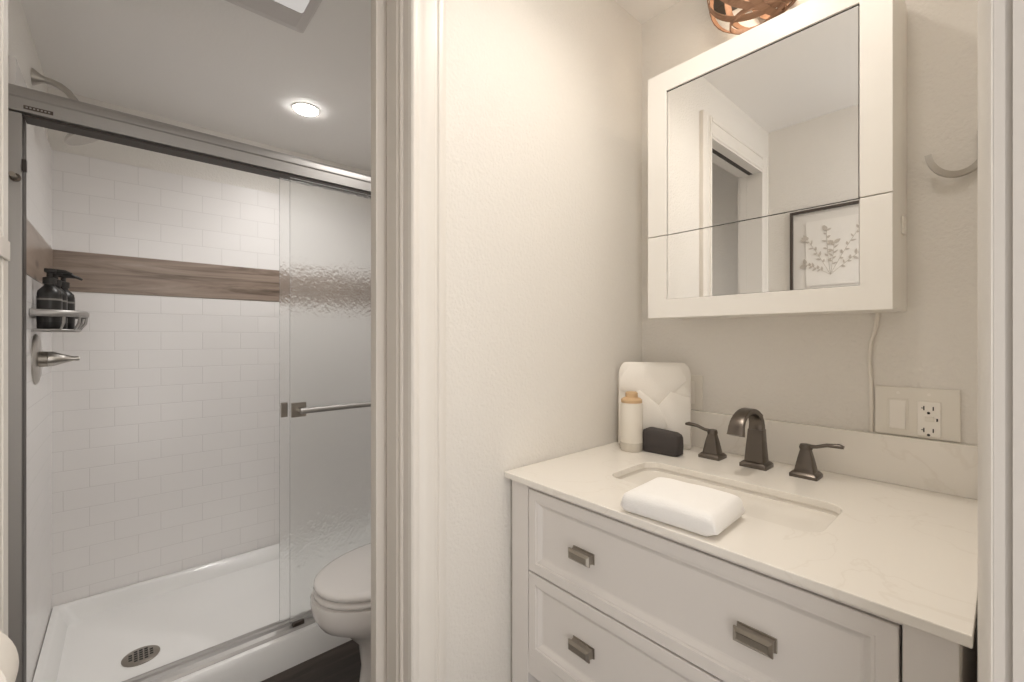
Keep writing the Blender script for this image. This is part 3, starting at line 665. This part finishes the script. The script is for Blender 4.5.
b = MB(); p2 = thing('blank_plate', 'plain white wall plate half hidden behind the leaning towel', 'wall plate', (-0.615, YS, -0.16))
MB().box(-0.655, -0.578, YS-0.006, YS, -0.2075, -0.107, 0.002).build('cover_plate', 'plastic', p2)
MB().box(-0.634, -0.600, YS-0.008, YS-0.0055, -0.19, -0.125, 0.001).build('rocker', 'plastic_light', p2)
cpts = [(-0.188, YB-0.006, 0.058), (-0.190, YB-0.005, 0.03), (-0.200, YB-0.0045, -0.01), (-0.203, YB-0.0045, -0.05), (-0.200, YB-0.0045, -0.09), (-0.199, YB-0.0045, -0.15), (-0.200, YB-0.0045, -0.2075)]
tag(MB().tube(cpts, 0.0038, 10).build('power_cord', 'plastic', smooth=50), 'thin white cord hanging from the mirror cabinet down the wall', 'cord')
wh = thing('wall_hook', 'brushed metal curved hook on the wall right of the mirror cabinet', 'hook', (-0.03, YB, 0.36))
MB().box(-0.0385, -0.012, YB-0.005, YB-0.0003, 0.33, 0.405, 0.002).build('back_plate', 'nickel', wh)
hp = []
for k in range(15):
    a = PI*1.02 + (PI*0.86)*k/14
    hp.append((-0.066 + 0.038*math.cos(a), 1.198 + 0.042*k/14, 0.368 + 0.046*math.sin(a)))
nr = [(math.cos(PI*1.02 + PI*0.86*k/14), 0, math.sin(PI*1.02 + PI*0.86*k/14)) for k in range(15)]
MB().ribbon(hp, nr, 0.012, 0.0105).build('hook_arm', 'nickel', wh, smooth=40)

# ------------------------------------------------------------------ mirror cabinet
mx0, mx1, mz0, mz1, my = -0.646, -0.140, 0.054, 0.702, 1.063
ix0, ix1, iz0, iz1 = -0.592, -0.189, 0.102, 0.650
gz = 0.2715
mc = thing('mirror_cabinet', 'white mirror cabinet hung above the vanity', 'mirror cabinet', ((mx0+mx1)/2, YB, mz0))
MB().box(mx0+0.002, mx1-0.0005, my+0.0205, YB-0.0005, mz0+0.002, mz1-0.001, 0.002).build('cabinet_box', 'mirror_frame', mc)
def door(z0, z1, top):
    b = MB(); y0, y1 = my, my+0.02
    if top: out = [(mx0, z0), (ix0, z0), (ix0, iz1), (ix1, iz1), (ix1, z0), (mx1, z0), (mx1, z1), (mx0, z1)]
    else: out = [(mx0, z0), (mx1, z0), (mx1, z1), (ix1, z1), (ix1, iz0), (ix0, iz0), (ix0, z1), (mx0, z1)]
    quads = ([(mx0, ix0, z0, z1), (ix1, mx1, z0, z1), (ix0, ix1, iz1, z1)] if top else [(mx0, ix0, z0, z1), (ix1, mx1, z0, z1), (ix0, ix1, z0, iz0)])
    b.loft([[(x, y0, z) for x, z in out], [(x, y1, z) for x, z in out]], cap0=False, cap1=False)
    for y in (y0, y1):
        f = b.bm.faces.new([b.bm.verts.new((x, y, z)) for x, z in out]); f.normal_update()
        bmesh.ops.triangulate(b.bm, faces=[f])
    bmesh.ops.remove_doubles(b.bm, verts=b.bm.verts[:], dist=1e-5)
    d = b.build('door', 'mirror_frame', mc); md = d.modifiers.new('bev', 'BEVEL'); md.width = 0.0012; md.segments = 2; md.limit_method = 'ANGLE'
    d['label'] = 'upper mirror door' if top else 'lower mirror door'
    za, zb = (z0, iz1-0.0) if top else (iz0, z1)
    if top: MB().box(ix0+0.0022, ix1-0.0022, my+0.004, my+0.009, za, zb-0.003).build('mirror_pane', 'mirror', d)
    else: MB().box(ix0+0.0012, ix1-0.0012, my+0.004, my+0.009, za+0.001, zb).build('mirror_pane', 'mirror', d)
    # dark edge line where the upper pane meets its frame
    if top: MB().box(ix0+0.0003, ix1-0.0003, my+0.0045, my+0.0095, zb-0.0029, zb-0.0005).build('edge_strip', 'dark', d)
door(gz+0.0011, mz1, True); door(mz0, gz-0.0011, False)
MB().box(mx1-0.0004, mx1+0.004, 1.165, 1.190, 0.21, 0.245, 0.0015).build('side_catch', 'mirror_frame', mc)

# ------------------------------------------------------------------ vanity sconce with a woven chip-wood shade
sc = (-0.400, 1.145, 0.862)
vs = thing('vanity_light', 'wall light with a shade of woven copper-brown wood strips, above the mirror', 'wall light', (sc[0], YB, sc[2]))
MB().box(-0.535, -0.12, YB-0.045, YB-0.0005, 0.893, 0.955, 0.003).build('back_bar', 'darkmetal', vs)
MB().tube([(sc[0], YB-0.04, 0.93), (sc[0], sc[1]+0.02, 0.945), (sc[0], sc[1], 0.935)], 0.009, 12).lathe([(0.0005, 0.925), (0.02, 0.925), (0.02, 0.895), (0.016, 0.885), (0.0005, 0.885)], (sc[0], sc[1], 0), n=20).build('socket_arm', 'darkmetal', vs, smooth=40)
MB().lathe([(0.0005, -0.028), (0.014, -0.024), (0.025, -0.010), (0.027, 0.004), (0.020, 0.018), (0.012, 0.026), (0.0005, 0.03)], (sc[0], sc[1], sc[2]-0.005), n=20).build('bulb', 'bulb', vs, smooth=True)
def band(tilt, az, r, w_, a0=0, a1=2*PI):
    R_ = Matrix.Rotation(az, 3, 'Z') @ Matrix.Rotation(tilt, 3, 'X')
    pts, nrm = [], []
    for k in range(41):
        a = a0 + (a1-a0)*k/40; v = R_ @ Vector((math.cos(a), math.sin(a), 0))
        rr_ = r*(1+0.03*math.sin(3*a+az)); pts.append(Vector(sc) + Vector((v.x*1.18, v.y*0.82, v.z*0.98))*rr_); nrm.append(v)
    return MB().ribbon(pts, nrm, w_, 0.0022)
for i in range(6):
    band(math.radians(64 if i % 2 else 72), i*PI/6+0.3, 0.098 + 0.002*(i % 3), 0.0165).build('shade_strip', 'copper_wood', vs, smooth=40)
for i, (zz, rr_) in enumerate(((-0.083, 0.052), (0.09, 0.045))):
    pts = [(sc[0]+rr_*1.18*math.cos(2*PI*k/36), sc[1]+rr_*0.82*math.sin(2*PI*k/36), sc[2]+zz) for k in range(37)]
    MB().ribbon(pts, [(math.cos(2*PI*k/36), math.sin(2*PI*k/36), 0) for k in range(37)], 0.012, 0.003).build('shade_ring', 'copper_wood', vs, smooth=40)

# ------------------------------------------------------------------ picture on the front wall (seen in the mirror)
ar = thing('framed_picture', 'framed botanical line drawing reflected in the mirror', 'picture', (-0.52, YA, 0.19))
ax0, ax1, az0, az1 = -0.678, -0.338, 0.185, 0.590
b = MB(); ya = YA+0.0005; yb = YA+0.024; fw = 0.010
b.box(ax0, ax0+fw, ya, yb, az0, az1).box(ax1-fw, ax1, ya, yb, az0, az1).box(ax0+fw, ax1-fw, ya, yb, az0, az0+fw).box(ax0+fw, ax1-fw, ya, yb, az1-fw, az1)
b.build('frame', 'picture_frame', ar)
MB().box(ax0+fw, ax1-fw, ya, ya+0.006, az0+fw, az1-fw).build('mat_board', 'art_mat', ar)
pp = MB().box(ax0+0.062, ax1-0.05, ya+0.008, ya+0.011, az0+0.055, az1-0.055).build('print', 'art_paper', ar)
b = MB(); yi = ya+0.0114; base = Vector((-0.522, yi, 0.285))
rnd = random.Random(3)
def leaf(p, ang, ln, wd):
    d = Vector((math.cos(ang), 0, math.sin(ang))); q = Vector((-d.z, 0, d.x))
    p = p + Vector((0, rnd.uniform(0.0004, 0.004), 0)) ; L0 = [p, p+d*ln*0.3+q*wd, p+d*ln*0.65+q*wd*0.8, p+d*ln, p+d*ln*0.65-q*wd*0.8, p+d*ln*0.3-q*wd]
    b.loft([L0, [v+Vector((0, 0.0003, 0)) for v in L0]])
rnd = random.Random(3)
for a0, ln, bend in ((2.5, 0.11, 0.2), (2.0, 0.19, 0.1), (1.7, 0.20, -0.1), (1.15, 0.235, -0.15), (0.75, 0.16, -0.1), (1.42, 0.14, 0.1)):
    pts = [base.copy()]; a = a0
    for k in range(12):
        a += bend/12; pts.append(pts[-1] + Vector((math.cos(a), 0, math.sin(a)))*ln/12)
    b.tube(pts, 0.0007, 5)
    for k in range(4, 13):
        leaf(pts[k], a + (0.9 if k % 2 else -0.9) + rnd.uniform(-.3, .3), rnd.uniform(0.014, 0.026), rnd.uniform(0.003, 0.0055))
    for j in range(3): leaf(pts[-1], a + rnd.uniform(-1.2, 1.2), 0.028, 0.008)
b.build('botanical_drawing', 'ink', pp)

# ------------------------------------------------------------------ paper roll at the lower left
rx0, rx1, rY, rZ, rR = -0.752, -0.688, -0.161, -0.371, 0.069
rl_ = thing('paper_roll', 'white paper roll on a wall holder at the lower left corner', 'paper roll', ((rx0+rx1)/2, rY, rZ-rR))
b = MB(); b.lathe([(0.021, 0), (rR-0.003, 0), (rR, 0.003), (rR, rx1-rx0-0.003), (rR-0.003, rx1-rx0), (0.021, rx1-rx0)], (rx0, rY, rZ), 'X', 48)
b.bm.faces.ensure_lookup_table()
caps = [f for f in b.bm.faces if len(f.verts) > 20]; bmesh.ops.delete(b.bm, geom=caps, context='FACES_ONLY')
b.build('sheets', 'paper', rl_, smooth=35)
b = MB(); b.lathe([(0.0195, 0.0005), (0.0209, 0.0005), (0.0209, rx1-rx0-0.0005), (0.0195, rx1-rx0-0.0005)], (rx0, rY, rZ), 'X', 32); 
caps = [f for f in b.bm.faces if len(f.verts) > 20]; bmesh.ops.delete(b.bm, geom=caps, context='FACES_ONLY'); b.build('core', 'card', rl_, smooth=35)
hd_ = thing('roll_holder', 'metal wall holder carrying the white paper roll', 'holder', ((rx0+rx1)/2, YA, rZ))
MB().cyl((rx0-0.008, rY, rZ), (rx1+0.012, rY, rZ), 0.008, n=16).build('rod', 'nickel', hd_, smooth=40)
MB().tube([(rx0-0.008, rY, rZ), (rx0-0.012, rY-0.01, rZ), (rx0-0.012, YA+0.001, rZ)], 0.007, 12).build('arm', 'nickel', hd_, smooth=40)
MB().lathe([(0.0005, 0.0003), (0.009, 0.0003), (0.009, 0.004), (0.0005, 0.005)], (rx0-0.012, YA, rZ), 'Y', 16).build('mount', 'nickel', hd_, smooth=40)

# ------------------------------------------------------------------ lift everything so the floor lies at z = 0
for o in list(S.objects):
    if o.parent is None: o.location.z += H
